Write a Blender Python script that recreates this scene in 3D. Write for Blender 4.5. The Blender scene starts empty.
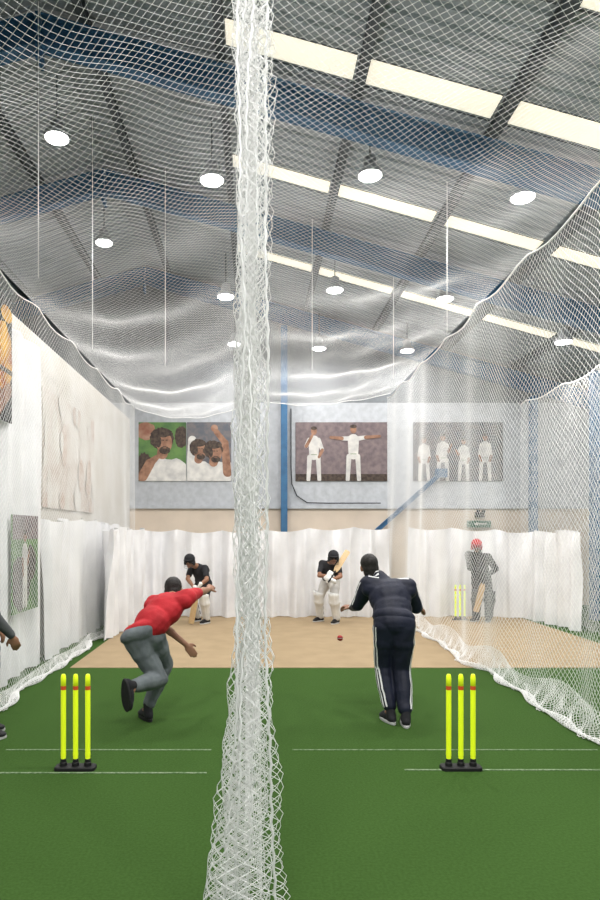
import bpy, math, random
import numpy as np
from mathutils import Vector, Matrix
from mathutils.bvhtree import BVHTree
random.seed(7); rng=np.random.RandomState(5)
S=bpy.context.scene; COL=S.collection
S.view_settings.view_transform='Standard'
def V(*a): return Vector(a)

# ---------------------------------------------------------------- materials
def mat(name,c,rough=.6,c2=None,scale=8,bump=0,bscale=60,metal=0,em=None,es=0,detail=4,spec=.3,stretch=None):
    m=bpy.data.materials.new(name); m.use_nodes=True; nt=m.node_tree; b=nt.nodes['Principled BSDF']
    b.inputs['Base Color'].default_value=(*c,1); b.inputs['Roughness'].default_value=rough
    b.inputs['Metallic'].default_value=metal; b.inputs['Specular IOR Level'].default_value=spec
    tc=nt.nodes.new('ShaderNodeTexCoord'); src=tc.outputs['Object']
    if stretch:
        mp=nt.nodes.new('ShaderNodeMapping'); mp.inputs['Scale'].default_value=stretch
        nt.links.new(src,mp.inputs[0]); src=mp.outputs[0]
    if c2 is None: c2=tuple(x*.85 for x in c)
    n=nt.nodes.new('ShaderNodeTexNoise'); n.inputs['Scale'].default_value=scale; n.inputs['Detail'].default_value=detail
    nt.links.new(src,n.inputs['Vector'])
    r=nt.nodes.new('ShaderNodeValToRGB'); r.color_ramp.elements[0].position=.35; r.color_ramp.elements[1].position=.65
    r.color_ramp.elements[0].color=(*c,1); r.color_ramp.elements[1].color=(*c2,1)
    nt.links.new(n.outputs['Fac'],r.inputs[0]); nt.links.new(r.outputs[0],b.inputs['Base Color'])
    if bump:
        n2=nt.nodes.new('ShaderNodeTexNoise'); n2.inputs['Scale'].default_value=bscale; nt.links.new(src,n2.inputs['Vector'])
        bp=nt.nodes.new('ShaderNodeBump'); bp.inputs['Strength'].default_value=bump; bp.inputs['Distance'].default_value=.01
        nt.links.new(n2.outputs['Fac'],bp.inputs['Height']); nt.links.new(bp.outputs[0],b.inputs['Normal'])
    if em: b.inputs['Emission Color'].default_value=(*em,1); b.inputs['Emission Strength'].default_value=es
    return m
M={}
M['turf']=mat('turf_green',(.038,.084,.018),.95,(.050,.104,.024),60,.6,400,spec=.05)
M['tan']=mat('tan_mat',(.31,.235,.145),.95,(.35,.265,.165),3,.3,300,spec=.05)
M['line']=mat('faded_white_line',(.08,.14,.06),.9,(.22,.28,.18),40,spec=.05)
M['net']=mat('white_net_twine',(.88,.88,.87),.9,(.84,.84,.83),spec=.03)
M['cloth']=mat('white_canvas',(.80,.80,.81),.9,(.70,.70,.71),2,.15,30,spec=.03)
M['roof']=mat('roof_sheet_grey',(.36,.40,.44),.6,(.29,.325,.36),1.5)
M['blue']=mat('blue_steel_paint',(.045,.14,.27),.45,(.035,.11,.22),5)
M['purlin']=mat('galvanised_dark_steel',(.09,.105,.12),.5,metal=.2)
M['clad']=mat('upper_wall_grey',(.22,.235,.25),.7)
M['beige']=mat('beige_paint',(.66,.56,.46),.8,(.60,.51,.42),2)
M['lw']=mat('whitewashed_brick',(.66,.64,.61),.8,(.56,.53,.48),1.2)
M['sky']=mat('rooflight_cream',(.9,.85,.72),.5,em=(1,.92,.74),es=.85)
M['lamp']=mat('lamp_lens',(1,1,1),.5,em=(1,.98,.95),es=18)
M['lamph']=mat('lamp_housing_grey',(.35,.36,.38),.4,metal=.3)
M['yellow']=mat('fluorescent_yellow_plastic',(.80,.95,.02),.4,(.74,.9,.02),3,em=(.8,1,.02),es=.25)  # faint emission put into the plastic to imitate its fluorescent glow
M['red']=mat('red_jersey',(.44,.016,.024),.75,(.34,.012,.018),6,.2,60)
M['black']=mat('black_rubber',(.012,.012,.013),.6)
M['blackc']=mat('black_cloth',(.014,.014,.016),.85,(.02,.02,.024),6)
M['grey']=mat('grey_jogger_cloth',(.15,.17,.18),.9,(.11,.125,.135),7,.2,60)
M['dgrey']=mat('charcoal_cloth',(.045,.05,.055),.85,(.09,.095,.10),5)
M['navy']=mat('navy_tracksuit_cloth',(.007,.009,.021),.6,(.010,.013,.030),6,.2,50)
M['white']=mat('white_print',(.85,.85,.85),.6)
M['pad']=mat('white_pad_leather',(.78,.78,.76),.6)
M['skin']=mat('brown_skin',(.30,.155,.095),.55,(.26,.13,.08),9)
M['hair']=mat('black_hair',(.012,.010,.009),.6,(.02,.017,.015),40,.6,90)
M['phair']=mat('print_hair',(.035,.024,.02),.6,(.09,.065,.05),14)
M['wood']=mat('willow_wood',(.62,.45,.25),.5,(.52,.36,.19),4,stretch=(20,20,1))
M['sole']=mat('white_rubber_sole',(.55,.55,.55),.6)
M['ball']=mat('red_leather',(.35,.02,.02),.4)
M['orange']=mat('orange_red_sticker',(.75,.10,.03),.5)
M['redh']=mat('red_helmet_shell',(.5,.02,.03),.35)
M['green']=mat('print_green',(.13,.24,.07),.6,(.06,.13,.05),3)
M['mauve']=mat('print_mauve_crowd',(.22,.17,.17),.6,(.14,.11,.12),9)
M['pdark']=mat('print_dark_crowd',(.10,.11,.13),.6,(.17,.15,.15),8)
M['pskin']=mat('print_skin',(.36,.20,.13),.6,(.20,.10,.065),7)
M['pcream']=mat('print_cream',(.66,.64,.60),.6,(.46,.45,.44),5)
M['pyel']=mat('print_yellow',(.7,.40,.03),.6,(.30,.08,.02),4)
M['prust']=mat('print_rust',(.24,.10,.065),.6,(.38,.24,.17),4)
M['pfade']=mat('print_faded',(.62,.59,.55),.6,(.50,.43,.38),2.2)
M['pfade2']=mat('print_faded_brown',(.46,.35,.29),.6,(.58,.52,.47),5)
M['signg']=mat('sign_green',(.01,.10,.05),.5)
M['eye']=mat('eye_white',(.8,.8,.8),.3); M['lip']=mat('lip',(.22,.07,.06),.5)
def clad_mat():
    m=mat('light_grey_cladding',(.50,.52,.55),.6); nt=m.node_tree; b=nt.nodes['Principled BSDF']
    tc=nt.nodes.new('ShaderNodeTexCoord'); w=nt.nodes.new('ShaderNodeTexWave'); w.inputs['Scale'].default_value=1.1
    w.bands_direction='X'; w.wave_profile='SAW'
    nt.links.new(tc.outputs['Object'],w.inputs[0]); bp=nt.nodes.new('ShaderNodeBump'); bp.inputs['Distance'].default_value=.06
    nt.links.new(w.outputs['Fac'],bp.inputs['Height']); nt.links.new(bp.outputs[0],b.inputs['Normal']); return m
M['cladl']=clad_mat()

# ---------------------------------------------------------------- object helpers
def link(o): COL.objects.link(o); return o
def setup(o,label=None,category=None,kind=None,group=None,parent=None):
    if label: o['label']=label
    if category: o['category']=category
    if kind: o['kind']=kind
    if group: o['group']=group
    if parent: o.parent=parent
    return o
def mobj(name,vs,fs,mats,mi=None,smooth=False,**k):
    me=bpy.data.meshes.new(name); me.from_pydata([tuple(v) for v in vs],[],fs)
    for m in (mats if isinstance(mats,list) else [mats]): me.materials.append(m)
    if mi: me.polygons.foreach_set('material_index',mi)
    if smooth: me.polygons.foreach_set('use_smooth',[True]*len(me.polygons))
    me.update(); return setup(link(bpy.data.objects.new(name,me)),**k)
def empty(name,loc=(0,0,0),**k):
    o=bpy.data.objects.new(name,None); o.location=loc; o.empty_display_size=.1; return setup(link(o),**k)
class B:
    def __init__(s): s.v=[];s.f=[];s.m=[]
    def add(s,vs,fs,m=0):
        n=len(s.v); s.v+=[Vector(v) for v in vs]; s.f+=[tuple(i+n for i in f) for f in fs]; s.m+=[m]*len(fs); return s
    def box(s,a,b,m=0):
        x0,y0,z0=a;x1,y1,z1=b
        return s.add([(x0,y0,z0),(x1,y0,z0),(x1,y1,z0),(x0,y1,z0),(x0,y0,z1),(x1,y0,z1),(x1,y1,z1),(x0,y1,z1)],
          [(0,3,2,1),(4,5,6,7),(0,1,5,4),(1,2,6,5),(2,3,7,6),(3,0,4,7)],m)
    def ell(s,c,ax,r,m=0,nu=16,nv=10):
        c=Vector(c); vs=[];fs=[]
        for j in range(1,nv):
            t=math.pi*j/nv
            for i in range(nu):
                a=2*math.pi*i/nu
                vs.append(c+ax[0]*(r[0]*math.sin(t)*math.cos(a))+ax[1]*(r[1]*math.sin(t)*math.sin(a))+ax[2]*(r[2]*math.cos(t)))
        n=len(vs); vs+=[c+ax[2]*r[2],c-ax[2]*r[2]]
        for j in range(nv-2):
            for i in range(nu):
                a=j*nu+i;b=j*nu+(i+1)%nu; fs.append((a,a+nu,b+nu,b))
        for i in range(nu):
            fs.append((n,i,(i+1)%nu)); fs.append((n+1,(nv-2)*nu+(i+1)%nu,(nv-2)*nu+i))
        return s.add(vs,fs,m)
    def cap(s,p0,r0,p1,r1,m=0,nu=12,fl=None):
        p0=Vector(p0);p1=Vector(p1); d=(p1-p0); L=d.length; d=d/max(L,1e-6)
        a=d.orthogonal().normalized(); b=d.cross(a); rings=[]
        for k in range(5):
            t=math.pi/2*(k+.4)/5; rings.append((p0-d*r0*math.cos(t),r0*math.sin(t)))
        rings.append((p0,r0)); rings.append((p0+d*L*.5,(r0+r1)/2)); rings.append((p1,r1))
        for k in range(5):
            t=math.pi/2*(1-(k+.6)/5); rings.append((p1+d*r1*math.cos(t),r1*math.sin(t)))
        return s.loft([[c+a*(r*math.cos(2*math.pi*i/nu))+b*(r*math.sin(2*math.pi*i/nu)) for i in range(nu)] for c,r in rings],m)
    def loft(s,rings,m=0,caps=True):
        nu=len(rings[0]); vs=[p for r in rings for p in r]; fs=[]
        for j in range(len(rings)-1):
            for i in range(nu):
                a=j*nu+i;b=j*nu+(i+1)%nu; fs.append((a,b,b+nu,a+nu))
        if caps: fs.append(tuple(range(nu))[::-1]); fs.append(tuple((len(rings)-1)*nu+i for i in range(nu)))
        return s.add(vs,fs,m)
    def lathe(s,prof,c=(0,0,0),nu=24,m=0,caps=True):
        c=Vector(c)
        return s.loft([[c+V(r*math.cos(2*math.pi*i/nu),r*math.sin(2*math.pi*i/nu),z) for i in range(nu)] for r,z in prof],m,caps)
    def obj(s,name,mats,smooth=False,**k): return mobj(name,s.v,s.f,mats,s.m,smooth,**k)
AX=(V(1,0,0),V(0,1,0),V(0,0,1))
def remesh(b,name,m,vox,smooth=3,disp=0,dscale=.12,**k):
    o=b.obj(name+'_tmp',m)
    r=o.modifiers.new('r','REMESH'); r.mode='VOXEL'; r.voxel_size=vox; r.use_smooth_shade=True
    sm=o.modifiers.new('s','SMOOTH'); sm.factor=.5; sm.iterations=smooth
    if disp:
        t=bpy.data.textures.new('cl','CLOUDS'); t.noise_scale=dscale
        d=o.modifiers.new('d','DISPLACE'); d.texture=t; d.strength=disp; d.mid_level=.5; d.texture_coords='GLOBAL'
    dg=bpy.context.evaluated_depsgraph_get(); me=bpy.data.meshes.new_from_object(o.evaluated_get(dg)); me.name=name
    me.materials.clear()
    me.materials.append(m)
    me.polygons.foreach_set('use_smooth',[True]*len(me.polygons)); me.polygons.foreach_set('material_index',[0]*len(me.polygons))
    bpy.data.objects.remove(o); return setup(link(bpy.data.objects.new(name,me)),**k)
def copy_tree(o,loc,kids,label=None):
    n=o.copy(); n.location=loc; link(n)
    if label: n['label']=label
    for c in kids:
        k=c.copy(); link(k); k.parent=n
    return n

# ---------------------------------------------------------------- room shell
RX=-2.6; YN=-7
def Zr(x): return 8.15-.28*(x-RX) if x>=RX else 8.15-.28*(RX-x)
b=B(); b.box((-9,YN,-.2),(9,15.6,0)); b.obj('floor',M['turf'],kind='structure')
b=B(); b.box((-2.38,8.36,0),(5.4,13.9,.006)); b.obj('pitch_mat',M['tan'],label='flat tan artificial batting surface laid on green turf',category='mat')
b=B()
def wslab(x0,x1,z0,zt0,zt1,m):
    b.add([(x0,15.6,z0),(x1,15.6,z0),(x1,15.6,zt1),(x0,15.6,zt0),(x0,15.8,z0),(x1,15.8,z0),(x1,15.8,zt1),(x0,15.8,zt0)],
     [(0,1,2,3),(5,4,7,6),(4,0,3,7),(1,5,6,2),(3,2,6,7),(4,5,1,0)],m)
wslab(-9,9,0,2.35,2.35,0); wslab(-9,9,2.35,4.85,4.85,1)
wslab(-9,RX,4.85,Zr(-9),Zr(RX),2); wslab(RX,9,4.85,Zr(RX),Zr(9),2)
b.obj('wall_back',[M['beige'],M['cladl'],M['clad']],kind='structure')
b=B(); b.box((-3.2,4,0),(-3.0,15.6,4.45)); b.obj('wall_left',M['lw'],kind='structure')
b=B(); b.box((-9.2,YN,0),(-9,15.6,Zr(-9))); b.obj('wall_side',M['clad'],kind='structure')
b=B(); b.box((9,YN,0),(9.2,15.6,Zr(9))); b.obj('wall_right',M['cladl'],kind='structure')
b=B(); b.box((-3,15.54,2.31),(9,15.6,2.39)); b.obj('trim_1',M['cladl'],kind='structure')
ys=[];hs=[]; y=YN
while y<15.8:
    for dy,h in ((0,0),(.12,0),(.145,.035),(.185,.035),(.21,0)): ys.append(y+dy);hs.append(h)
    y+=.22
vs=[];fs=[];n=len(ys)
for x in (-9.1,RX,9.1):
    for yy,h in zip(ys,hs): vs.append((x,yy,Zr(x)+h+.02))
for a in range(2):
    for i in range(n-1): fs.append((a*n+i,a*n+i+1,(a+1)*n+i+1,(a+1)*n+i))
mobj('ceiling',vs,fs,M['roof'],kind='structure')
for k,(y0,w) in enumerate(((5.60,.38),(7.27,.42),(9.90,.36),(13.0,.36))):
    b=B()
    for x0 in (-.41,1.22,2.85,4.48,6.11):
        a,c=x0+.07,x0+1.56
        b.add([(a,y0,Zr(a)),(c,y0,Zr(c)),(c,y0+w,Zr(c)),(a,y0+w,Zr(a))],[(0,1,2,3)],0)
        for yy in (y0-.03,y0+w):
            b.add([(a,yy,Zr(a)-.02),(c,yy,Zr(c)-.02),(c,yy+.03,Zr(c)-.02),(a,yy+.03,Zr(a)-.02)],[(0,1,2,3)],1)
    b.obj('window_%d'%(k+1),[M['sky'],M['purlin']],kind='structure')
def ibeam(b,p0,p1,w,h,t=.02,m=0):
    p0=Vector(p0);p1=Vector(p1);d=(p1-p0).normalized(); up=V(0,0,1)
    if abs(d.z)>.9: up=V(0,1,0)
    s=d.cross(up).normalized(); u=s.cross(d)
    def bx(sw,u0,u1):
        vs=[p+s*a+u*c for p in (p0,p1) for a,c in ((-sw,u0),(sw,u0),(sw,u1),(-sw,u1))]
        b.add(vs,[(0,3,2,1),(4,5,6,7),(0,1,5,4),(1,2,6,5),(2,3,7,6),(3,0,4,7)],m)
    bx(w/2,-h/2,-h/2+t);bx(w/2,h/2-t,h/2);bx(t/2,-h/2+t,h/2-t)
for x in (-6.9,-5.3,-3.7,-2.05,-.41,1.22,2.85,4.48,6.11,7.7):
    b=B(); ibeam(b,(x,YN,Zr(x)-.09),(x,15.58,Zr(x)-.09),.10,.18,.02)
    b.obj('steel_purlin',M['purlin'],label='dark galvanised steel purlin running under the roof sheets',category='beam',group='roof purlins')
for y in (5.1,7.85,11.2,15.3):
    b=B()
    ibeam(b,(-8.93,y,Zr(-8.93)-.37),(RX,y,Zr(RX)-.37),.20,.36,.03); ibeam(b,(RX,y,Zr(RX)-.37),(8.93,y,Zr(8.93)-.37),.20,.36,.03)
    b.box((RX-.02,y-.12,Zr(RX)-.75),(RX+.02,y+.12,Zr(RX)-.2))
    b.obj('steel_rafter',M['blue'],label='blue painted steel roof rafter with gable pitch',category='beam',group='roof rafters')
for x,y in ((-5.5,15.05),(.69,15.42),(6.6,15.42),(6.75,12.9)):
    b=B(); ibeam(b,(x,y,0),(x,y,Zr(x)-.6),.15,.18,.02)
    b.obj('steel_column',M['blue'],label='blue painted steel column supporting the roof',category='column',group='steel columns')
b=B(); ibeam(b,(2.7,15.40,1.62),(4.45,15.40,3.18),.08,.10,.015); b.box((4.3,15.36,3.05),(4.55,15.545,3.25)); b.box((2.55,15.36,1.5),(2.85,15.595,1.75))
b.obj('diagonal_brace',M['blue'],label='blue painted steel diagonal brace on the end wall',category='beam')
def tube(name,pts,r,m,nu=6,**k):
    b=B(); rings=[]; pts=[Vector(p) for p in pts]
    for i,p in enumerate(pts):
        d=(pts[min(i+1,len(pts)-1)]-pts[max(i-1,0)]).normalized(); a=(V(0,1,0) if abs(d.y)<.8 else V(1,0,0)); s_=d.cross(a).normalized(); t_=d.cross(s_)
        rings.append([p+s_*(r*math.cos(2*math.pi*j/nu))+t_*(r*math.sin(2*math.pi*j/nu)) for j in range(nu)])
    b.loft(rings); return b.obj(name,m,smooth=True,**k)
tube('wall_cable',[(.86,15.55,4.7),(.86,15.55,3.3),(.88,15.55,2.9),(1.0,15.55,2.62),(1.25,15.55,2.45),(1.7,15.55,2.44),(3.0,15.52,2.44)],.012,M['black'],label='black cable running down and along the end wall',category='cable')
b=B(); b.box((5.08,15.48,1.86),(5.62,15.59,2.02),0); b.box((5.3,15.47,1.93),(5.52,15.48,1.96),1)
b.add([(5.2,15.475,1.945),(5.3,15.475,1.90),(5.3,15.475,1.99)],[(0,1,2)],1)
b.obj('exit_sign',[M['signg'],M['pcream']],label='green fire exit sign with white arrow on the end wall',category='sign')
b=B(); b.box((5.27,15.46,2.10),(5.46,15.59,2.22)); b.cap((5.3,15.42,2.24),.04,(5.3,15.46,2.24),.04); b.cap((5.43,15.42,2.24),.04,(5.43,15.46,2.24),.04)
b.obj('emergency_lamp',M['black'],label='small black twin-head emergency lamp above the exit sign',category='lamp')
for (x0,x1,yc,w) in ((-2.4,-.35,4.72,.022),(-2.0,-.35,5.22,.02),(.3,2.75,5.22,.016),(1.1,2.75,4.78,.022)):
    b=B(); b.box((x0,yc-w/2,0),(x1,yc+w/2,.003))
    b.obj('crease_line',M['line'],label='faint white crease line marked across green turf',category='marking',group='crease lines')

# ---------------------------------------------------------------- lamps
lamp=empty('high_bay_lamp',(-.55,8.3,6.24),label='round high bay ceiling lamp with glowing white lens',category='lamp',group='high bay ceiling lamps')
b=B(); b.lathe([(.16,0),(.165,.02),(.15,.06),(.09,.10),(.08,.22),(.04,.25)]); h=b.obj('lamp_housing',M['lamph'],smooth=True,parent=lamp)
b=B(); b.lathe([(.13,-.02),(.145,-.008),(.145,.0)]); l=b.obj('lamp_lens',M['lamp'],parent=lamp)
b=B(); b.cap((0,0,.25),.010,(0,0,.8),.010,nu=8); r=b.obj('hanging_rod',M['purlin'],parent=lamp)
lp=[(1.47,8.3,6.3),(3.42,8.3,6.02),(-.53,11.8,6.02),(1.45,11.8,6.14),(3.45,11.8,5.98),(-.46,14.7,6.0),(1.45,14.7,5.9),(3.44,14.7,5.85),(-2.53,8.3,6.78),(-2.74,11.8,7.0),
 (-.55,4.6,6.3),(1.47,4.6,6.3),(3.4,4.6,6.1),(5.6,8.3,5.2),(5.6,11.8,5.2),(-.55,1.1,6.3),(1.47,1.1,6.3),(3.4,1.1,6.1),(-2.53,1.1,6.8),(-.55,-2.4,6.3),(1.47,-2.4,6.3),(-2.53,-2.4,6.8)]  # rows overhead and behind camera: unseen, added to brighten near turf and nets
for p in lp: copy_tree(lamp,p,[h,l,r])
for p in [(-.55,8.3,6.24)]+lp:
    d=bpy.data.lights.new('bay_light','AREA'); d.shape='DISK'; d.size=.26; d.energy=32 if p[1]>14 else (85 if p[1]>11 else (96 if p[1]>2 else 108)); d.color=(1,.98,.96)
    o=link(bpy.data.objects.new('bay_light',d)); o.location=(p[0],p[1],p[2]-.03)

# ---------------------------------------------------------------- nets
def net(name,U,Vv,surf,r,parent=None,**k):
    nu,nv=U,Vv
    I,J=np.meshgrid(np.arange(nu+1),np.arange(nv+1),indexing='ij')
    P=surf(I/nu,J/nv)
    gu=np.gradient(P,axis=0); gv=np.gradient(P,axis=1); N=np.cross(gu,gv); N/=np.linalg.norm(N,axis=2,keepdims=True)+1e-9
    ev=((I+J)%2==0)
    es=[]
    a=ev[:-1,:-1]; i,j=np.nonzero(a); es.append((i,j,i+1,j+1))
    a=ev[:-1,1:]; i,j=np.nonzero(a); es.append((i,j+1,i+1,j))
    i0=np.concatenate([e[0] for e in es]);j0=np.concatenate([e[1] for e in es]);i1=np.concatenate([e[2] for e in es]);j1=np.concatenate([e[3] for e in es])
    p=P[i0,j0];q=P[i1,j1];nn=N[i0,j0]; t=q-p; bb=np.cross(t,nn); bb/=np.linalg.norm(bb,axis=1,keepdims=True)+1e-9
    nn=np.cross(bb,t); nn/=np.linalg.norm(nn,axis=1,keepdims=True)+1e-9
    o3=[nn*r,(-nn*.5+bb*.87)*r,(-nn*.5-bb*.87)*r]
    vs=np.stack([p+o3[0],p+o3[1],p+o3[2],q+o3[0],q+o3[1],q+o3[2]],axis=1).reshape(-1,3)
    E=len(p); base=(np.arange(E)*6)[:,None]
    fq=np.array([0,1,4,3,1,2,5,4,2,0,3,5])[None,:]
    li=(base+fq).reshape(-1)
    me=bpy.data.meshes.new(name); me.vertices.add(E*6); me.vertices.foreach_set('co',vs.astype(np.float32).ravel())
    me.loops.add(len(li)); me.loops.foreach_set('vertex_index',li.astype(np.int32))
    me.polygons.add(E*3); me.polygons.foreach_set('loop_start',np.arange(0,E*12,4,dtype=np.int32))
    me.update(calc_edges=True); me.materials.append(M['net'])
    o=link(bpy.data.objects.new(name,me)); setup(o,parent=parent,**k)
    return o,P
A_=.037
def side(x0,amp,ya,yb,zt,ph):
    def f(u,v):
        y=ya+(yb-ya)*u; z=zt*v
        x=x0+amp*(np.sin(y*2.1+ph)*.6+np.sin(y*5.3+ph*2+z*.5)*.4)*(1-.6*v)
        z=z-.10*v*np.abs(np.sin(np.pi*(y+ph)/1.5))-.03*np.sin(y*9+z*2)*(1-v)+.02
        z=np.maximum(z,.01)
        return np.stack([x,y,z],-1)
    return f
def rope(name,pts,r,parent=None,**k): return tube(name,pts,r,M['net'],nu=6,parent=parent,**k)
def hem(x0,ya,yb,sg,parent,wd=.22,top=.30):
    def f(u,v):
        y=ya+(yb-ya)*u
        rr=.55+.25*np.sin(y*2.3)+.2*np.sin(y*5.9+1)
        x=x0+sg*(wd*rr*(v**1.3)+.02*np.sin(y*23)*v)+.03*np.sin(y*4.1)
        z=top*(1-v)**1.6*(.8+.2*np.sin(y*3.3))+.012+.035*np.abs(np.sin(y*15+v*5))*v*(1-v)*2
        return np.stack([x,y+.02*np.sin(v*9+y*7),z],-1)
    o,_=net('net_hem',int((yb-ya)/.022),14,f,.0026,parent=parent)
    def g(u,v):
        y=ya+(yb-ya)*u; a=v*2*np.pi; rr=.55+.25*np.sin(y*2.3)+.2*np.sin(y*5.9+1); R=.022+.012*np.sin(y*7.7)
        return np.stack([x0+sg*wd*rr*.9+R*1.5*np.cos(a)+.03*np.sin(y*4.1),y,.03+R*np.sin(a)],-1)
    o2,_=net('net_hem',int((yb-ya)/.025),8,g,.0030,parent=parent)
ya,yb=4.6,14.4
nr,P=net('side_net',int((yb-ya)/A_),int(4.75/A_),side(2.95,.07,ya,yb,4.75,.4),.0021,label='tall white mesh cricket net dividing two batting lanes',category='net')
rope('border_rope',P[::6,-1],.010,parent=nr); hem(2.95,ya,yb,-1,nr)
ya,yb=4.2,14.0
nl,P=net('side_net',int((yb-ya)/A_),int(4.42/A_),side(-2.58,.05,ya,yb,4.42,1.3),.0018,label='tall white mesh cricket net in front of the side wall',category='net')
rope('border_rope',P[::6,-1],.007,parent=nl); hem(-2.58,ya,yb,1,nl,.12,.15)
ya,yb=3.0,13.1
nd,P=net('side_net',int((yb-ya)/.045),int(4.6/.045),side(-.02,.06,ya,yb,4.6,2.2),.0020,label='white mesh cricket net hanging between the two bowlers',category='net')
rope('border_rope',P[::6,-1],.012,parent=nd)
ya,yb=9.0,14.4
no,P=net('side_net',int((yb-ya)/.045),int(4.6/.045),side(5.9,.07,ya,yb,4.6,.9),.0026,label='white mesh cricket net on the far side of the third lane',category='net')
rope('border_rope',P[::6,-1],.012,parent=no)
NF=6; am=[random.uniform(.25,.95) for _ in range(NF*2+2)]; am[0]=1; am[-2]=1
def gath(u,v):
    z=.02+4.62*v; s=u*NF*2
    k=np.floor(s).astype(int); fr=s-k
    a0=np.array(am)[k]*np.where(k%2==0,1,-1); k1=np.minimum(k+1,NF*2+1); a1=np.array(am)[k1]*np.where(k1%2==0,1,-1)
    fr=(1-np.cos(np.pi*fr))/2; x=a0*(1-fr)+a1*fr
    fl=np.clip((1.35-z)/1.3,0,1)
    w=.088+.155*fl**1.1+.03*np.clip((z-3)/1.5,0,1)
    cx=-.03-.07*fl+.010*np.sin(z*2.3)
    X=cx+w*x+.012*np.sin(z*11+u*20)+.006*np.sin(z*37+u*60); Y=2.9+.34*(u-.5)+.04*np.sin(z*5+u*30)
    return np.stack([X,Y,z],-1)
ng,P=net('gathered_net',74,int(4.6/.030),gath,.0018,label='gathered hanging end of white divider net with loose folds',category='net')
def wav(x,y,a,ph,z0=.02,z1=4.62):
    out=[]
    for i in range(160):
        z=z0+(z1-z0)*i/159; fl=max(0,(1.35-z)/1.35)
        out.append((x*(1+1.2*fl)-.03-.06*fl+a*math.sin(z*3+ph)+a*.5*math.sin(z*7.7+ph)+.004*math.sin(z*60+ph),y+.02*math.sin(z*4+ph),z))
    return out
for x,a,ph,r_ in ((-.03,.012,0,.005),(.0,.015,2,.005),(.03,.012,4,.004),(.08,.005,1,.006),(-.015,.02,.7,.004)):
    rope('gather_rope',wav(x,2.74+random.random()*.1,a,ph),r_,parent=ng)
def topf(u,v):
    x=-2.58+5.53*u; y=1.6+12.4*v
    zl=np.where(x<0,4.42+.18*(x+2.58)/2.58,4.6+.15*x/2.95)
    s=np.clip(np.where(x<0,(x+2.58)/2.58,x/2.95),0,1); sn=np.maximum(np.sin(np.pi*s),0)
    sag=(.30-.14*(x>0))*sn+.06*np.sin(np.pi*(y-2.2)/1.9)**2*sn**.5+.02*np.sin(y*5+x*2)*sn+.015*np.sin(x*9+y*1.3)*sn
    return np.stack([x,y,zl-sag],-1)
nt_,P=net('overhead_net',int(5.53/.030),int(12.4/.030),topf,.00115,label='sagging white mesh net roof over the batting lanes',category='net')
rope('cross_rope',P[::3,-1],.008,parent=nt_)
for (x,y) in ((-2.3,6.9),(-2.4,9.6),(-1.45,10.5),(.95,10.8),(2.45,11.5),(2.6,8.8),(-.0,6.6),(0,12.1)):
    rope('suspension_rope',[(x,y,4.45),(x,y,5.5),(x,y,Zr(x)-.2)],.005,label='thin white rope hanging from the roof to the net',category='rope',group='net suspension ropes')

# ---------------------------------------------------------------- curtains
def curtain(name,path,h,A,label,seed=0,scal=.04,rows=26):
    rs=random.Random(seed); pts=[Vector((*p,0)) for p in path]; out=[]
    for a,c in zip(pts[:-1],pts[1:]):
        n=max(2,int((c-a).length/.02))
        for i in range(n): out.append(a.lerp(c,i/n))
    out.append(pts[-1]); 
    for _ in range(12): out=[out[0]]+[(out[i-1]+out[i]*2+out[i+1])/4 for i in range(1,len(out)-1)]+[out[-1]]
    ph=[rs.uniform(0,6.3) for _ in range(6)]; vs=[];fs=[];n=len(out)
    for j in range(rows+1):
        v=j/rows
        for i,p in enumerate(out):
            s=i*.02; d=(out[min(i+1,n-1)]-out[max(i-1,0)]).normalized(); nn=V(-d.y,d.x,0)
            f=.5*math.sin(s*14+ph[0]+1.8*math.sin(s*1.7+ph[1])+v*.8)+.4*math.sin(s*5.1+ph[2]+v*1.2)+.3*math.sin(s*27+ph[3]+2*math.sin(s*.9))*(.3+.7*v)+.25*math.sin(s*9+v*7+ph[4])*(1-v)
            z=h-scal*abs(math.sin(math.pi*s/.9))-scal*.6*math.sin(s*1.1+ph[5]); z=z*(1-v)+.012*v+ (.01*math.sin(s*9) if j==rows else 0)
            q=p+nn*(A*f*(1.15-.3*v)); vs.append((q.x,q.y,max(z,.004)))
    for j in range(rows):
        for i in range(n-1): a=j*n+i; fs.append((a,a+1,a+n+1,a+n))
    return mobj(name,vs,fs,M['cloth'],smooth=True,label=label,category='curtain')
curtain('end_curtain',[(-2.36,10.35),(-2.38,12.6),(-2.18,13.35),(2.76,13.35)],1.82,.15,'white canvas curtain hanging in folds behind the batters',1,.06)
curtain('end_curtain',[(3.15,13.4),(5.1,13.35),(5.6,12.6),(5.65,11.4)],1.82,.14,'white canvas curtain closing off the third lane',2,.06)
curtain('side_curtain',[(-2.88,4.6),(-2.88,8.7)],4.2,.07,'tall white canvas sheet hanging along the side wall',3,.02,30)
curtain('low_side_curtain',[(-2.85,8.8),(-2.85,13.8)],1.95,.08,'low white canvas sheet hanging along the side wall',4,.05)

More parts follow.
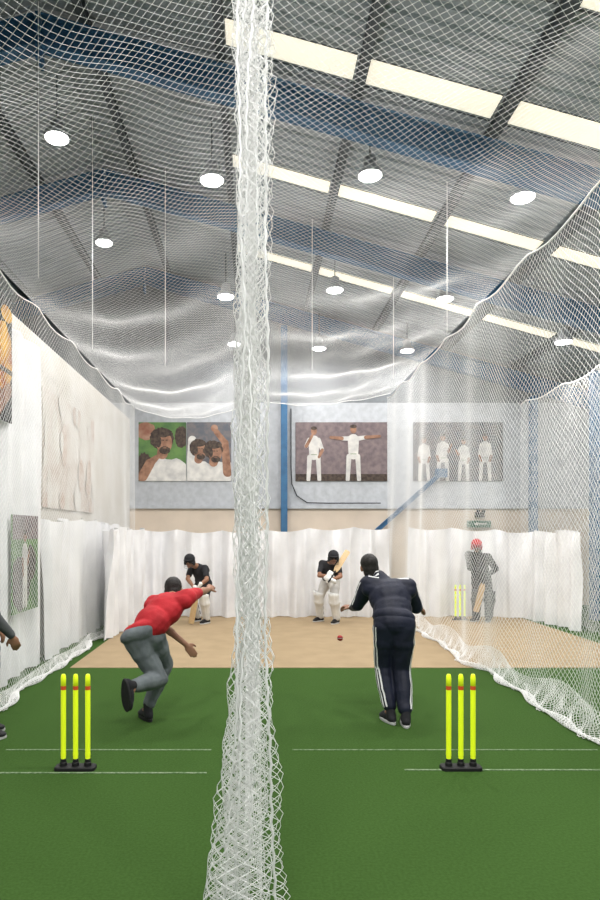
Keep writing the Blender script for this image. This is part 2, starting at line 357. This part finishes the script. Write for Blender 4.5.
# ---------------------------------------------------------------- posters
def poster(name,org,ux,w,h,mats,shapes,label):
    org=Vector(org);ux=Vector(ux);nz=ux.cross(V(0,0,1)) ; b=B(); k=0; rs=random.Random(len(label)+int(w*100))
    def P(x,y,d): return org+ux*min(1,max(0,x))*w+V(0,0,1)*min(1,max(0,y))*h+nz*d
    b.add([P(0,0,0),P(1,0,0),P(1,1,0),P(0,1,0),P(0,0,-.02),P(1,0,-.02),P(1,1,-.02),P(0,1,-.02)],[(0,1,2,3),(5,4,7,6),(4,5,1,0),(3,2,6,7),(4,0,3,7),(1,5,6,2)],0)
    asp=w/h
    for sh in shapes:
        k+=1; d=.0015+.0005*k
        if sh[0] in 'eh':
            _,cx,cy,rx,ry,m=sh; N=20 if sh[0]=='e' else 40; j=0 if sh[0]=='e' else .13
            b.add([P(cx+rx/asp*math.cos(t)*(1-j*rs.random()),cy+ry*math.sin(t)*(1-j*rs.random()),d) for t in [2*math.pi*i/N for i in range(N)]],[tuple(range(N))],m)
        elif sh[0]=='c':
            _,x0,y0,r0,x1,y1,r1,m=sh; a=Vector((x0*asp,y0));c=Vector((x1*asp,y1)); dd=(c-a).normalized(); ang=math.atan2(dd.y,dd.x); pts=[]
            for i in range(9): t=ang+math.pi/2+math.pi*i/8; pts.append((a.x+r0*math.cos(t),a.y+r0*math.sin(t)))
            for i in range(9): t=ang-math.pi/2+math.pi*i/8; pts.append((c.x+r1*math.cos(t),c.y+r1*math.sin(t)))
            b.add([P(x/asp,y,d) for x,y in pts],[tuple(range(18))],m)
        elif sh[0]=='r':
            _,x0,y0,x1,y1,m=sh; b.add([P(x0,y0,d),P(x1,y0,d),P(x1,y1,d),P(x0,y1,d)],[(0,1,2,3)],m)
    return b.obj(name,mats,label=label,category='poster')
# material slots: 0 ground 1 skin 2 hair 3 white 4 alt
def face(cx,cy,r,t=.0):
    return [('c',cx-.02,cy-.9*r,r*.42,cx,cy-.4*r,r*.4,1),('h',cx-.15*r+t,cy+.28*r,r*.98,r*.95,2),('e',cx+.02,cy-.05*r,r*.62,r*.82,1),('h',cx-.05*r,cy+.72*r,r*.78,r*.36,2),
       ('h',cx+.03,cy-.62*r,r*.46,r*.32,2),('h',cx-.45*r,cy+.05*r,r*.22,r*.5,2),('e',cx-.12*r+.02,cy+.16*r,r*.13,r*.04,2),('e',cx+.24*r+.02,cy+.16*r,r*.11,r*.04,2),('e',cx+.03,cy-.44*r,r*.16,r*.04,1)]
def player(x,y,s,arms,hat=True):
    sh=[('c',x-.05*s,y+.42*s,.045*s,x-.065*s,y,.035*s,3),('c',x+.05*s,y+.42*s,.045*s,x+.065*s,y,.035*s,3),
        ('c',x,y+.45*s,.085*s,x,y+.72*s,.10*s,3),('r',x-.035*s,y+.46*s,x+.035*s,y+.47*s,4),('e',x,y+.90*s,.055*s,.07*s,1),('h',x,y+.955*s,.062*s,.035*s,2)]
    for (ax,ay,bx,by) in arms:
        sg=1 if ax>0 else -1
        sh+=[('c',x+sg*.055*s,y+.74*s,.04*s,x+ax*s,y+ay*s,.035*s,3),('c',x+ax*s,y+ay*s,.032*s,x+bx*s,y+by*s,.024*s,1)]
    return sh
z0,h0=2.97,1.41
poster('cricket_poster',(-2.79,15.575,z0),(1,0,0),1.14,h0,[M['green'],M['pskin'],M['phair'],M['pcream'],M['prust']],
  [('h',.15,.85,.18,.16,4),('h',.12,.2,.16,.3,2),('h',.9,.75,.12,.2,2),('h',.60,.05,.52,.36,3),('c',.95,.05,.16,.8,.25,.12,3),('c',.08,.08,.09,.24,.30,.08,1),('c',.24,.3,.07,.38,.40,.045,1)]+face(.52,.66,.22),'print of bearded cricketer in white shirt on green')
poster('cricket_poster',(-1.63,15.575,z0),(1,0,0),1.06,h0,[M['pdark'],M['pskin'],M['phair'],M['pcream'],M['prust']],
  [('h',.2,.1,.35,.28,3),('h',.8,.0,.42,.36,3),('c',.92,.15,.08,.86,.65,.06,1),('e',.62,.9,.06,.06,4),('c',.86,.65,.05,.66,.84,.045,1),('c',.08,.3,.08,.12,.7,.07,3)]+face(.28,.52,.17)+face(.62,.48,.18),'print of two celebrating cricketers, one holding a ball')
poster('cricket_poster',(.97,15.575,z0),(1,0,0),2.2,h0,[M['mauve'],M['pskin'],M['phair'],M['pcream'],M['green']],
  [('r',0,0,1,.12,2)]+player(.2,.02,.92,[(.10,.55,.06,.42),(-.09,.62,-.02,.82)])+player(.63,.02,.95,[(-.13,.74,-.26,.76),(.14,.76,.30,.78)]),'print of two cricketers in whites, one with arms outstretched')
poster('cricket_poster',(3.79,15.575,z0),(1,0,0),2.15,h0,[M['pdark'],M['pskin'],M['phair'],M['pcream'],M['green']],
  player(.12,.02,.75,[(.08,.5,.06,.4),(-.08,.5,-.06,.4)])+player(.33,.02,.8,[(.08,.6,.12,.75),(-.08,.5,-.06,.4)])+player(.56,.02,.72,[(.08,.5,.06,.4),(-.08,.6,-.12,.7)])+player(.8,.02,.8,[(.08,.5,.06,.4),(-.08,.5,-.06,.4)]),'print of four cricketers in whites on dark crowd')
uy=(0,1,0)
rs=random.Random(3)
poster('wall_mural',(-2.975,9.1,2.1),uy,2.9,1.7,[M['pfade'],M['pfade2'],M['prust'],M['lw'],M['pfade2']],
  [('h',rs.random(),rs.random(),.04+.09*rs.random(),.08+.14*rs.random(),rs.choice((1,1,3,3,3))) for _ in range(30)],'faded brown and cream print along the side wall')
poster('hanging_poster',(-2.76,6.35,2.98),uy,1.03,1.4,[M['blackc'],M['pskin'],M['phair'],M['pcream'],M['pyel']],[('h',.75,.5,.2,.3,4),('h',.85,.85,.12,.07,4),('c',.6,.1,.08,.9,.25,.06,1),('r',.55,.38,1,.42,2)],'dark print with yellow kit on white sheet')
poster('hanging_poster',(-2.76,7.4,.80),uy,.86,1.15,[M['green'],M['pskin'],M['phair'],M['pcream'],M['mauve']],[('r',0,.75,1,1,4),('h',.3,.3,.3,.3,2),('h',.7,.5,.16,.2,2)]+player(.45,.06,.8,[(.12,.55,.2,.7),(-.12,.6,-.1,.4)]),'small green print of a fielder on white sheet')

# ---------------------------------------------------------------- wickets
def wicket(loc,label):
    w=empty('wicket',loc,label=label,category='cricket stumps',group='fluorescent yellow wickets')
    b=B()
    def rr(x0,x1,y,z0,z1,r):
        pts=[]
        for cx,cy,a0 in ((x1-r,y-r,0),(x0+r,y-r,90),(x0+r,-y+r,180),(x1-r,-y+r,270)):
            for i in range(5): t=math.radians(a0+22.5*i); pts.append((cx+r*math.cos(t),cy+r*math.sin(t)))
        b.loft([[V(x,yy,z0) for x,yy in pts],[V(x,yy,z1) for x,yy in pts],[V(x*.97,yy*.9,z1+.006) for x,yy in pts]])
    rr(-.15,.15,.055,0,.02,.03)
    for x in (-.09,0,.09): b.lathe([(.027,.02),(.026,.05),(.021,.055),(.021,.075),(.017,.08)],(x,0,0),16)
    b.obj('wicket_base',M['black'],smooth=False,parent=w)
    for x in (-.09,0,.09):
        b=B(); b.lathe([(.018,.06),(.019,.3),(.019,.585)],(x,0,0),16,0,False); b.lathe([(.0192,.585),(.0192,.615)],(x,0,0),16,1,False)
        b.lathe([(.019,.615),(.019,.67),(.0165,.69),(.012,.70),(.004,.702)],(x,0,0),16,0); b.lathe([(.0193,.10),(.0193,.125)],(x,0,0),16,0,False)
        b.obj('stump',[M['yellow'],M['orange']],smooth=True,parent=w)
    return w
w1=wicket((-1.325,4.8,0),'fluorescent yellow spring stumps on black base beside red-shirted bowler')
w2=wicket((1.52,4.8,0),'fluorescent yellow spring stumps on black base beside navy tracksuit bowler')
w3=wicket((4.07,12.9,0),'fluorescent yellow stumps beside batter in the third lane')
bb=empty('cricket_ball',(1.046,8,.445),label='red leather cricket ball in flight over the pitch',category='ball')
b=B(); b.ell((0,0,0),AX,(.036,)*3,nu=20,nv=14); b.obj('ball_leather',M['ball'],smooth=True,parent=bb)
b=B(); b.loft([[V(r*math.cos(t),r*math.sin(t),z) for t in [2*math.pi*i/24 for i in range(24)]] for r,z in ((.0355,-.003),(.0372,0),(.0355,.003))],caps=False); b.obj('ball_seam',M['pcream'],smooth=True,parent=bb)

# ---------------------------------------------------------------- people
def nrm(v): return Vector(v).normalized()
def hand(b,w,d,n,th,curl=.5,k=1.0):
    w=Vector(w);d=nrm(d);n=Vector(n);n=(n-d*n.dot(d)).normalized();lat=d.cross(n)*th
    b.cap(w-d*.01,.026*k,w+d*.03,.026*k,nu=10)
    b.ell(w+d*.05,(lat,d,n),(.043*k,.052,.019*k))
    for i,L in enumerate((.068,.078,.072,.056)):
        o=(-1.5+i)*-.0215*k; base=w+d*(.088-.006*abs(i-1))+lat*o
        p=base
        for sN,(seg,rr) in enumerate(((.45,.0105),(.32,.0098),(.23,.009))):
            ang=(sN+1)*curl*.75; q=p+(d*math.cos(ang)+n*math.sin(ang))*L*seg; b.cap(p,rr*k,q,rr*k*.95,nu=8); p=q
    tb=w+d*.025+lat*.034*k; q=tb+(lat*.7+d*.65+n*.25).normalized()*.035; q2=q+(lat*.25+d*.85+n*.4).normalized()*.03
    b.cap(tb,.013*k,q,.012*k,nu=8); b.cap(q,.0115*k,q2,.010*k,nu=8)
def shoe(par,a,d,u,m=M['black'],ms=M['sole']):
    a=Vector(a);u=nrm(u);d=Vector(d);d=(d-u*d.dot(u)).normalized();s=d.cross(u)
    b=B(); b.cap(a+u*.03,.042,a-u*.04-d*.02,.045); b.ell(a-u*.062-d*.025,(s,d,u),(.042,.062,.042)); b.ell(a-u*.058+d*.06,(s,d,u),(.045,.105,.045)); b.ell(a-u*.074+d*.125,(s,d,u),(.047,.07,.03))
    o=remesh(b,'shoe',m,.009,2,parent=par)
    def out(t):
        y=math.sin(t); x=math.cos(t); L=.145; return (s*(x*(.046+.006*y))+d*(.05+L*y))
    rg=[[a-u*zz+out(2*math.pi*i/24)*k_+d*(.05*(1-k_)) for i in range(24)] for zz,k_ in ((.11,.95),(.105,1),(.088,1),(.084,.95))]
    b=B(); b.loft(rg); b.obj('shoe_sole',ms,smooth=False,parent=o)
    b=B()
    for i in range(3): b.cap(a-u*(.022+.012*i)+d*(.045+.025*i)-s*.02,.004,a-u*(.022+.012*i)+d*(.045+.025*i)+s*.02,.004,nu=6)
    b.obj('shoe_laces',ms,parent=o)
    return o
def ribbon(par,src,p0,p1,out,offs,w,m,name='stripe'):
    bv=BVHTree.FromPolygons([v.co for v in src.data.vertices],[p.vertices for p in src.data.polygons])
    p0=Vector(p0);p1=Vector(p1);d=(p1-p0).normalized();out=Vector(out);out=(out-d*out.dot(d)).normalized();t=d.cross(out)
    for of in offs:
        b=B(); N=26; prev=None
        for i in range(N+1):
            c=p0.lerp(p1,i/N); row=[]
            for e in (-w/2,w/2):
                o_=c+t*(of+e)+out*.25; h=bv.ray_cast(o_,-out,.4)
                row.append(h[0]+h[1]*.004 if h[0] else None)
            if None not in row and prev: b.add([prev[0],prev[1],row[1],row[0]],[(0,1,2,3)])
            prev=row if None not in row else None
        if b.v: b.obj(name,m,parent=par)
def pad(par,kn,an,front,m=M['pad']):
    kn=Vector(kn);an=Vector(an);ax=(an-kn).normalized();f=Vector(front);f=(f-ax*f.dot(ax)).normalized();s=ax.cross(f)
    top=kn-ax*.13; bot=an+ax*.02; b=B(); rows=18; cols=28; rings=[]
    for j in range(rows+1):
        v=j/rows; c=top.lerp(bot,v); R=.10-.03*v+(.018 if .26<v<.40 else 0)+(.006*math.sin(v*60) if .2<v<.45 else 0)
        ro=[];ri=[]
        for i in range(cols+1):
            t=(i/cols-.5)*math.radians(215); rb=R+.007*abs(math.sin(i/cols*math.pi*7)); top_arc=.06*max(0,1-abs(i/cols-.5)*2)**.6 if j==0 else 0
            ro.append(c+f*(rb*math.cos(t))+s*(rb*math.sin(t))-ax*top_arc); ri.append(c+f*((R-.022)*math.cos(t))+s*((R-.022)*math.sin(t))-ax*top_arc)
        rings.append(ro+ri[::-1])
    b.loft(rings); o=b.obj('batting_pad',m,smooth=True,parent=par)
    for v in (.3,.62,.85):
        b=B(); c=top.lerp(bot,v); R=.088-.02*v; b.loft([[c+f*(R*math.cos(t))+s*(R*math.sin(t))+ax*e for t in [math.pi*2*i/20 for i in range(20)]] for e in (-.02,.02)],caps=False)
        b.obj('pad_strap',M['dgrey'],parent=o)
    return o
def person(J,label,shirt,trouser,sleeve='short',hair='short',vox=.008,helmet=None,pads=False,gloves=None,stripes=False,feet=None,hands=None,look=(0,1,0),hup=(0,0,1),shoes=None,padm=None,wr=.02,loose=1.0):
    J={k:Vector(v) for k,v in J.items()}
    r=empty('person',(J['la'].x*.5+J['ra'].x*.5,J['la'].y*.5+J['ra'].y*.5,0),label=label,category='person')
    off=-r.location
    up=(J['neck']-J['pel']).normalized(); rt=(J['rs']-J['ls']); rt=(rt-up*rt.dot(up)).normalized(); fw=up.cross(rt)
    rh=(J['rh']-J['lh']).normalized(); fh=up.cross(rh).normalized()
    ch=(J['ls']+J['rs'])/2; ch=ch-up*.13
    be=J['pel'].lerp(ch,.5); hd=J['head']; lf=nrm(look); hu=Vector(hup); hu=(hu-lf*hu.dot(lf)).normalized(); hr=lf.cross(hu)
    b=B()
    b.ell(hd+hu*.02-lf*.01,(hr,lf,hu),(.076,.096,.095)); b.ell(hd-hu*.045+lf*.02,(hr,lf,hu),(.058,.068,.075))
    b.cap(hd+lf*.085+hu*.01,.010,hd+lf*.105-hu*.022,.014,nu=8)
    b.ell(hd+lf*.075-hu*.06,(hr,lf,hu),(.028,.02,.014)); b.ell(hd+lf*.06-hu*.10,(hr,lf,hu),(.03,.03,.022))
    b.ell(hd+lf*.075+hu*.035,(hr,lf,hu),(.05,.016,.012))
    for s in (-1,1): b.ell(hd+hr*(.08*s)-hu*.01,(hr,lf,hu),(.012,.022,.033))
    nb=(J['ls']+J['rs'])/2+up*.01
    b.cap(nb,.062,hd-hu*.05-lf*.015,.052)
    b.ell(ch,(rt,fw,up),(.165,.105,.19)); b.ell(be,(rt,fw,up),(.14,.10,.18)); b.ell(J['pel'],(rh,fh,up),(.155,.11,.12))
    for s in 'lr':
        b.cap(nb-up*.03,.05,J[s+'s'],.052); b.cap(J[s+'s'],.052,J[s+'e'],.040); b.cap(J[s+'e'],.040,J[s+'w'],.027)
        m_=J[s+'e'].lerp(J[s+'w'],.3); b.cap(J[s+'e'].lerp(J[s+'w'],.1),.041,m_,.041)
        b.cap(J[s+'h'],.085,J[s+'k'],.055); b.cap(J[s+'k'],.055,J[s+'a'],.037)
        b.cap(J[s+'k'].lerp(J[s+'a'],.2)-fh*.012,.054,J[s+'k'].lerp(J[s+'a'],.45)-fh*.01,.046)
        hdv=hands[s]; hand(b,J[s+'w'],hdv[0],hdv[1],hdv[3] if len(hdv)>3 else (1 if s=='l' else -1),hdv[2])
        fd,fu=feet[s] if isinstance(feet[s][0],(tuple,list)) else (feet[s],(0,0,1))
        b.cap(J[s+'a'],.037,J[s+'a']-nrm(fu)*.05+nrm(fd)*.08,.03)
    body=remesh(b,'body',M['skin'],min(vox,.0075),2)
    fc=[]
    for s in (-1,1):
        e=B(); e.ell(hd+lf*.082+hr*(.031*s)+hu*.015,(hr,lf,hu),(.014,.008,.008),0,10,8); e.ell(hd+lf*.089+hr*(.031*s)+hu*.015,(hr,lf,hu),(.006,.003,.006),1,8,6)
        fc.append(e.obj('eye',[M['eye'],M['black']],smooth=True))
        e=B(); e.cap(hd+lf*.088+hr*(.015*s)+hu*.036,.005,hd+lf*.082+hr*(.048*s)+hu*.038,.004,nu=6); fc.append(e.obj('eyebrow',M['hair']))
    e=B(); e.ell(hd+lf*.094-hu*.058,(hr,lf,hu),(.022,.006,.007),0,10,6); fc.append(e.obj('mouth',M['lip'],smooth=True))
    parts=[body]+fc
    if hair:
        b=B(); b.ell(hd+hu*.035-lf*.022,(hr,lf,hu),(.086,.100,.094)); b.ell(hd-hu*.02-lf*.045,(hr,lf,hu),(.080,.067,.075))
        if hair=='full': b.ell(hd-hu*.06-lf*.042,(hr,lf,hu),(.076,.06,.07))
        parts.append(remesh(b,'hair',M['hair'],.009,2,.008,.02))
    if helmet:
        b=B(); b.ell(hd+hu*.035-lf*.012,(hr,lf,hu),(.105,.125,.108)); 
        for s in (-1,1): b.ell(hd+hr*(.088*s)-hu*.03-lf*.01,(hr,lf,hu),(.022,.055,.06))
        hm=remesh(b,'helmet',helmet,.009,2); parts.append(hm)
        b=B(); rg=[]
        for zz in (0,.012): rg.append([hd+hu*(.045-zz)+lf*(.07+.125*max(0,math.sin(t)))+hr*(.085*math.cos(t)) for t in [math.pi*i/14 for i in range(15)]])
        b.loft(rg); pk=b.obj('helmet_peak',helmet); pk.parent=hm
        b=B()
        for zz in (-.01,-.045,-.08,-.11):
            pts=[hd+hu*zz+lf*(.02+.12*math.sin(t))+hr*(.10*math.cos(t)) for t in [math.pi*i/12 for i in range(13)]]
            for p,q in zip(pts[:-1],pts[1:]): b.cap(p,.0035,q,.0035,nu=6)
        g=b.obj('face_guard',M['dgrey']); g.parent=hm
    b=B(); b.ell(J['pel']-up*.01,(rh,fh,up),(.178*loose,.135,.135))
    b.cap(J['pel'].lerp(J['lh'],.4),.105,J['lh'].lerp(J['lk'],.35),.102*loose); b.cap(J['pel'].lerp(J['rh'],.4),.105,J['rh'].lerp(J['rk'],.35),.102*loose)
    for s in 'lr':
        b.cap(J[s+'h'],.104*loose,J[s+'k'],.078*loose); b.cap(J[s+'k'],.078*loose,J[s+'k'].lerp(J[s+'a'],.5),.072*loose); b.cap(J[s+'k'].lerp(J[s+'a'],.5),.07*loose,J[s+'k'].lerp(J[s+'a'],.88),.058*loose)
    tr=remesh(b,'trousers',trouser,vox*1.15,4,wr,.16); parts.append(tr)
    b=B(); b.ell(ch,(rt,fw,up),(.185*loose,.128*loose,.20)); b.ell(be-up*.01,(rt,fw,up),(.168*loose,.128*loose,.19)); b.ell(J['pel']+up*.045,(rh,fh,up),(.182*loose,.142,.10))
    if sleeve=='long': b.cap(nb-up*.02,.085,nb.lerp(hd,.42),.068)
    else: b.cap(nb-up*.02,.072,nb+up*.015,.066)
    for s in 'lr':
        b.cap(nb-up*.05,.085,J[s+'s'],.073*loose); b.cap(nb-up*.09-fw*.02,.095,J[s+'s']-up*.05,.075)
        if sleeve=='long': b.cap(J[s+'s'],.074*loose,J[s+'e'],.060*loose); b.cap(J[s+'e'],.060*loose,J[s+'e'].lerp(J[s+'w'],.9),.042)
        else: b.cap(J[s+'s'],.070,J[s+'s'].lerp(J[s+'e'],.68),.058)
    sh=remesh(b,'jacket' if sleeve=='long' else 'shirt',shirt,vox*1.15,5,wr,.16); parts.append(sh)
    if sleeve=='long':
        for s in 'lr':
            b=B(); b.cap(J[s+'e'].lerp(J[s+'w'],.86),.040,J[s+'e'].lerp(J[s+'w'],.95),.037)
            c_=remesh(b,'cuff',shirt,.008,2); c_.parent=sh
    if stripes:
        for s,sg in (('l',-1),('r',1)):
            o_=rh*sg-fh*(.8 if s=='l' else .15)
            ribbon(tr,tr,J[s+'h']+up*.02,J[s+'k'],o_,(-.034,0,.034),.014,M['white'])
            ribbon(tr,tr,J[s+'k'],J[s+'k'].lerp(J[s+'a'],.92),o_,(-.03,0,.03),.014,M['white'])
            ribbon(sh,sh,nb+(J[s+'s']-nb)*.45,J[s+'s'],up*.9-fw*.6,(-.03,0,.03),.012,M['white'])
            oo=(J[s+'s']-nb).normalized()*.8+up*.5-fw*.6
            ribbon(sh,sh,J[s+'s'],J[s+'e'],oo,(-.028,0,.028),.012,M['white']); ribbon(sh,sh,J[s+'e'],J[s+'e'].lerp(J[s+'w'],.85),oo,(-.024,0,.024),.011,M['white'])
    for s in 'lr':
        fd,fu=feet[s] if isinstance(feet[s][0],(tuple,list)) else (feet[s],(0,0,1))
        parts.append(shoe(None,J[s+'a'],fd,fu,*(shoes or (M['black'],M['sole']))))
        if pads: parts.append(pad(None,J[s+'k'],J[s+'a'],Vector(fd)+fh*.3,padm or M['pad']))
        if gloves:
            b=B(); hdv=hands[s]; hand(b,J[s+'w'],hdv[0],hdv[1],hdv[3] if len(hdv)>3 else (1 if s=='l' else -1),hdv[2],1.45); b.cap(J[s+'w']-nrm(hdv[0])*.06,.042,J[s+'w']+nrm(hdv[0])*.02,.038)
            parts.append(remesh(b,'batting_glove',gloves,.009,1))
    for p in parts:
        p.parent=r; p.matrix_parent_inverse=Matrix.Translation(off)
    return r
# red shirt bowler
person(dict(pel=(-1.02,5.9,.84),lh=(-1.09,5.88,.79),rh=(-.93,5.95,.79),rk=(-.86,6.2,.49),ra=(-1.0,6.05,.11),lk=(-.88,5.97,.40),la=(-1.06,5.64,.41),
  neck=(-.82,6.20,1.15),ls=(-.97,6.26,1.07),rs=(-.63,6.10,1.14),head=(-.80,6.38,1.18),re=(-.52,6.33,1.17),rw=(-.47,6.55,1.17),le=(-.88,6.35,.82),lw=(-.67,6.30,.66)),
  'person in red t-shirt and grey joggers following through after bowling',M['red'],M['grey'],feet={'r':(-.5,.85,0),'l':((0,-.15,-1),(.48,.87,0.05))},
  hands={'r':((.3,.8,.3),(-.5,0,-.8),.6),'l':((.6,.0,-.75),(0,.8,-.5),.3)},look=(.1,.9,-.35),hup=(0,.3,1),shoes=(M['blackc'],M['black']),loose=1.08,wr=.025)
# navy bowler
person(dict(pel=(1.29,6.02,.92),lh=(1.21,6.03,.87),rh=(1.37,5.99,.87),lk=(1.21,6.12,.48),rk=(1.36,6.04,.47),la=(1.24,5.96,.11),ra=(1.36,5.86,.11),
  neck=(1.26,6.24,1.31),ls=(1.09,6.27,1.25),rs=(1.46,6.21,1.23),head=(1.12,6.38,1.41),le=(1.01,6.40,1.03),lw=(.99,6.62,.98),re=(1.57,6.33,1.02),rw=(1.63,6.55,1.0)),
  'person in navy tracksuit with white stripes stooping after bowling',M['navy'],M['navy'],sleeve='long',hair='full',stripes=True,feet={'l':(-.25,1,0),'r':(.15,1,0)},
  hands={'l':((-.6,.4,.1),(0,.2,-1),.9),'r':((.6,.5,-.3),(0,.3,-.9),.5)},look=(-.15,1,-.12),hup=(-.15,.1,1),shoes=(M['blackc'],M['sole']),loose=1.10,wr=.022)
# batters
person(dict(pel=(1.46,12.55,.84),lh=(1.53,12.46,.79),rh=(1.38,12.62,.79),lk=(1.50,12.28,.47),rk=(1.24,12.55,.47),la=(1.56,12.42,.11),ra=(1.28,12.72,.11),
  neck=(1.42,12.40,1.20),ls=(1.56,12.34,1.14),rs=(1.30,12.56,1.14),head=(1.48,12.26,1.27),le=(1.60,12.15,.92),lw=(1.42,12.06,.86),re=(1.22,12.36,.92),rw=(1.36,12.12,.93)),
  'batter in black shirt, helmet and white pads crouching in stance',M['blackc'],M['pcream'],feet={'l':(-.6,-.8,0),'r':(-.8,-.6,0)},pads=True,gloves=M['pad'],helmet=M['blackc'],vox=.01,
  hands={'l':((-.6,.1,.3),(.2,.9,0),1.3),'r':((.3,-.1,.3),(.2,.9,0),1.3)},look=(0,-1,-.15),wr=.01)
person(dict(pel=(-1.0,12.55,.80),lh=(-.92,12.48,.76),rh=(-1.06,12.64,.76),lk=(-.95,12.28,.46),rk=(-1.20,12.54,.46),la=(-.92,12.42,.11),ra=(-1.12,12.72,.11),
  neck=(-1.12,12.42,1.13),ls=(-.95,12.36,1.06),rs=(-1.22,12.58,1.08),head=(-1.24,12.30,1.20),le=(-.90,12.16,.86),lw=(-1.05,12.06,.74),re=(-1.28,12.34,.86),rw=(-1.10,12.09,.67)),
  'batter in black clothing and helmet leaning over a grounded bat',M['blackc'],M['blackc'],feet={'l':(-.6,-.8,0),'r':(-.8,-.6,0)},pads=True,gloves=M['pad'],helmet=M['blackc'],vox=.01,
  hands={'l':((-.4,.1,-.5),(.2,.9,0),1.3),'r':((.2,.1,-.6),(.2,.9,0),1.3)},look=(-.2,-1,-.15),wr=.01)
person(dict(pel=(4.42,12.72,.90),lh=(4.50,12.68,.86),rh=(4.34,12.74,.86),lk=(4.53,12.56,.48),rk=(4.31,12.62,.48),la=(4.56,12.68,.11),ra=(4.33,12.72,.11),
  neck=(4.34,12.66,1.34),ls=(4.52,12.62,1.27),rs=(4.18,12.72,1.31),head=(4.29,12.58,1.48),le=(4.62,12.48,1.04),lw=(4.44,12.34,.94),re=(4.14,12.52,1.06),rw=(4.34,12.36,1.0)),
  'batter in dark clothing and red helmet standing with a bat',M['blackc'],M['blackc'],sleeve='long',feet={'l':(-.5,-.8,0),'r':(-.8,-.6,0)},pads=True,padm=M['dgrey'],gloves=M['dgrey'],helmet=M['redh'],vox=.01,
  hands={'l':((-.5,.1,-.4),(.2,.9,0),1.3),'r':((.3,.0,-.5),(.2,.9,0),1.3)},look=(-.2,-1,-.05),wr=.01)
person(dict(pel=(-2.32,5.55,.95),lh=(-2.36,5.63,.90),rh=(-2.26,5.48,.90),lk=(-2.34,5.68,.50),rk=(-2.25,5.53,.50),la=(-2.36,5.62,.11),ra=(-2.27,5.42,.11),
  neck=(-2.33,5.56,1.45),ls=(-2.40,5.72,1.38),rs=(-2.24,5.40,1.38),head=(-2.31,5.58,1.58),le=(-2.36,5.82,1.10),lw=(-2.33,5.92,.88),re=(-2.23,5.44,1.09),rw=(-2.10,5.62,.85)),
  'person in grey long-sleeved top standing beside the net',M['dgrey'],M['grey'],sleeve='long',feet={'l':(.8,.6,0),'r':(.8,.6,0)},
  hands={'l':((.3,.3,-.9),(-1,0,0),.4),'r':((.25,.25,-.9),(-.3,.9,0),.5)},look=(.8,.7,0))
def bat(top,tip,face,label):
    top=Vector(top);tip=Vector(tip);d=(tip-top).normalized();f=Vector(face);f=(f-d*f.dot(d)).normalized();s=d.cross(f)
    e=empty('cricket_bat',top,label=label,category='cricket bat',group='cricket bats'); o=-top
    b=B(); b.cap(top,.018,top+d*.28,.016,nu=12); h=b.obj('bat_handle',M['black'],smooth=True)
    b=B(); L=.56; rings=[]
    for v in (0,.06,.15,.5,.85,.96,1.0):
        c=top+d*(.27+L*v); w=.054*(1 if .06<v<.97 else .55 if v<.05 else .8); w=.03 if v==0 else w; t=.012+.022*math.sin(math.pi*min(1,v*.8+.15))
        rings.append([c+s*w+f*.008,c+s*w-f*.010,c-f*t,c-s*w-f*.010,c-s*w+f*.008,c+f*.011])
    b.loft(rings); bl=b.obj('bat_blade',M['wood'])
    for p in (h,bl): p.parent=e; p.matrix_parent_inverse=Matrix.Translation(o)
bat((1.36,12.00,.83),(1.75,12.42,1.35),(0,-1,.3),'willow bat raised by batter in black shirt')
bat((-1.05,12.03,.82),(-1.2,12.22,.03),(0,-1,0),'willow bat grounded by batter in black')
bat((4.38,12.30,1.04),(4.22,12.36,.3),(0,-1,0),'willow bat held low by batter in red helmet')

# ---------------------------------------------------------------- light, world, camera
w=bpy.data.worlds.new('world'); S.world=w; w.use_nodes=True; bg=w.node_tree.nodes['Background']; bg.inputs[0].default_value=(.92,.95,1,1); bg.inputs[1].default_value=.45
cam=bpy.data.cameras.new('camera'); co=link(bpy.data.objects.new('camera',cam)); co.location=(0,0,1.75); co.rotation_euler=(math.pi/2,0,0)
cam.sensor_width=36; cam.lens=26; cam.shift_x=.05; cam.shift_y=.0911; cam.clip_start=.05; S.camera=co
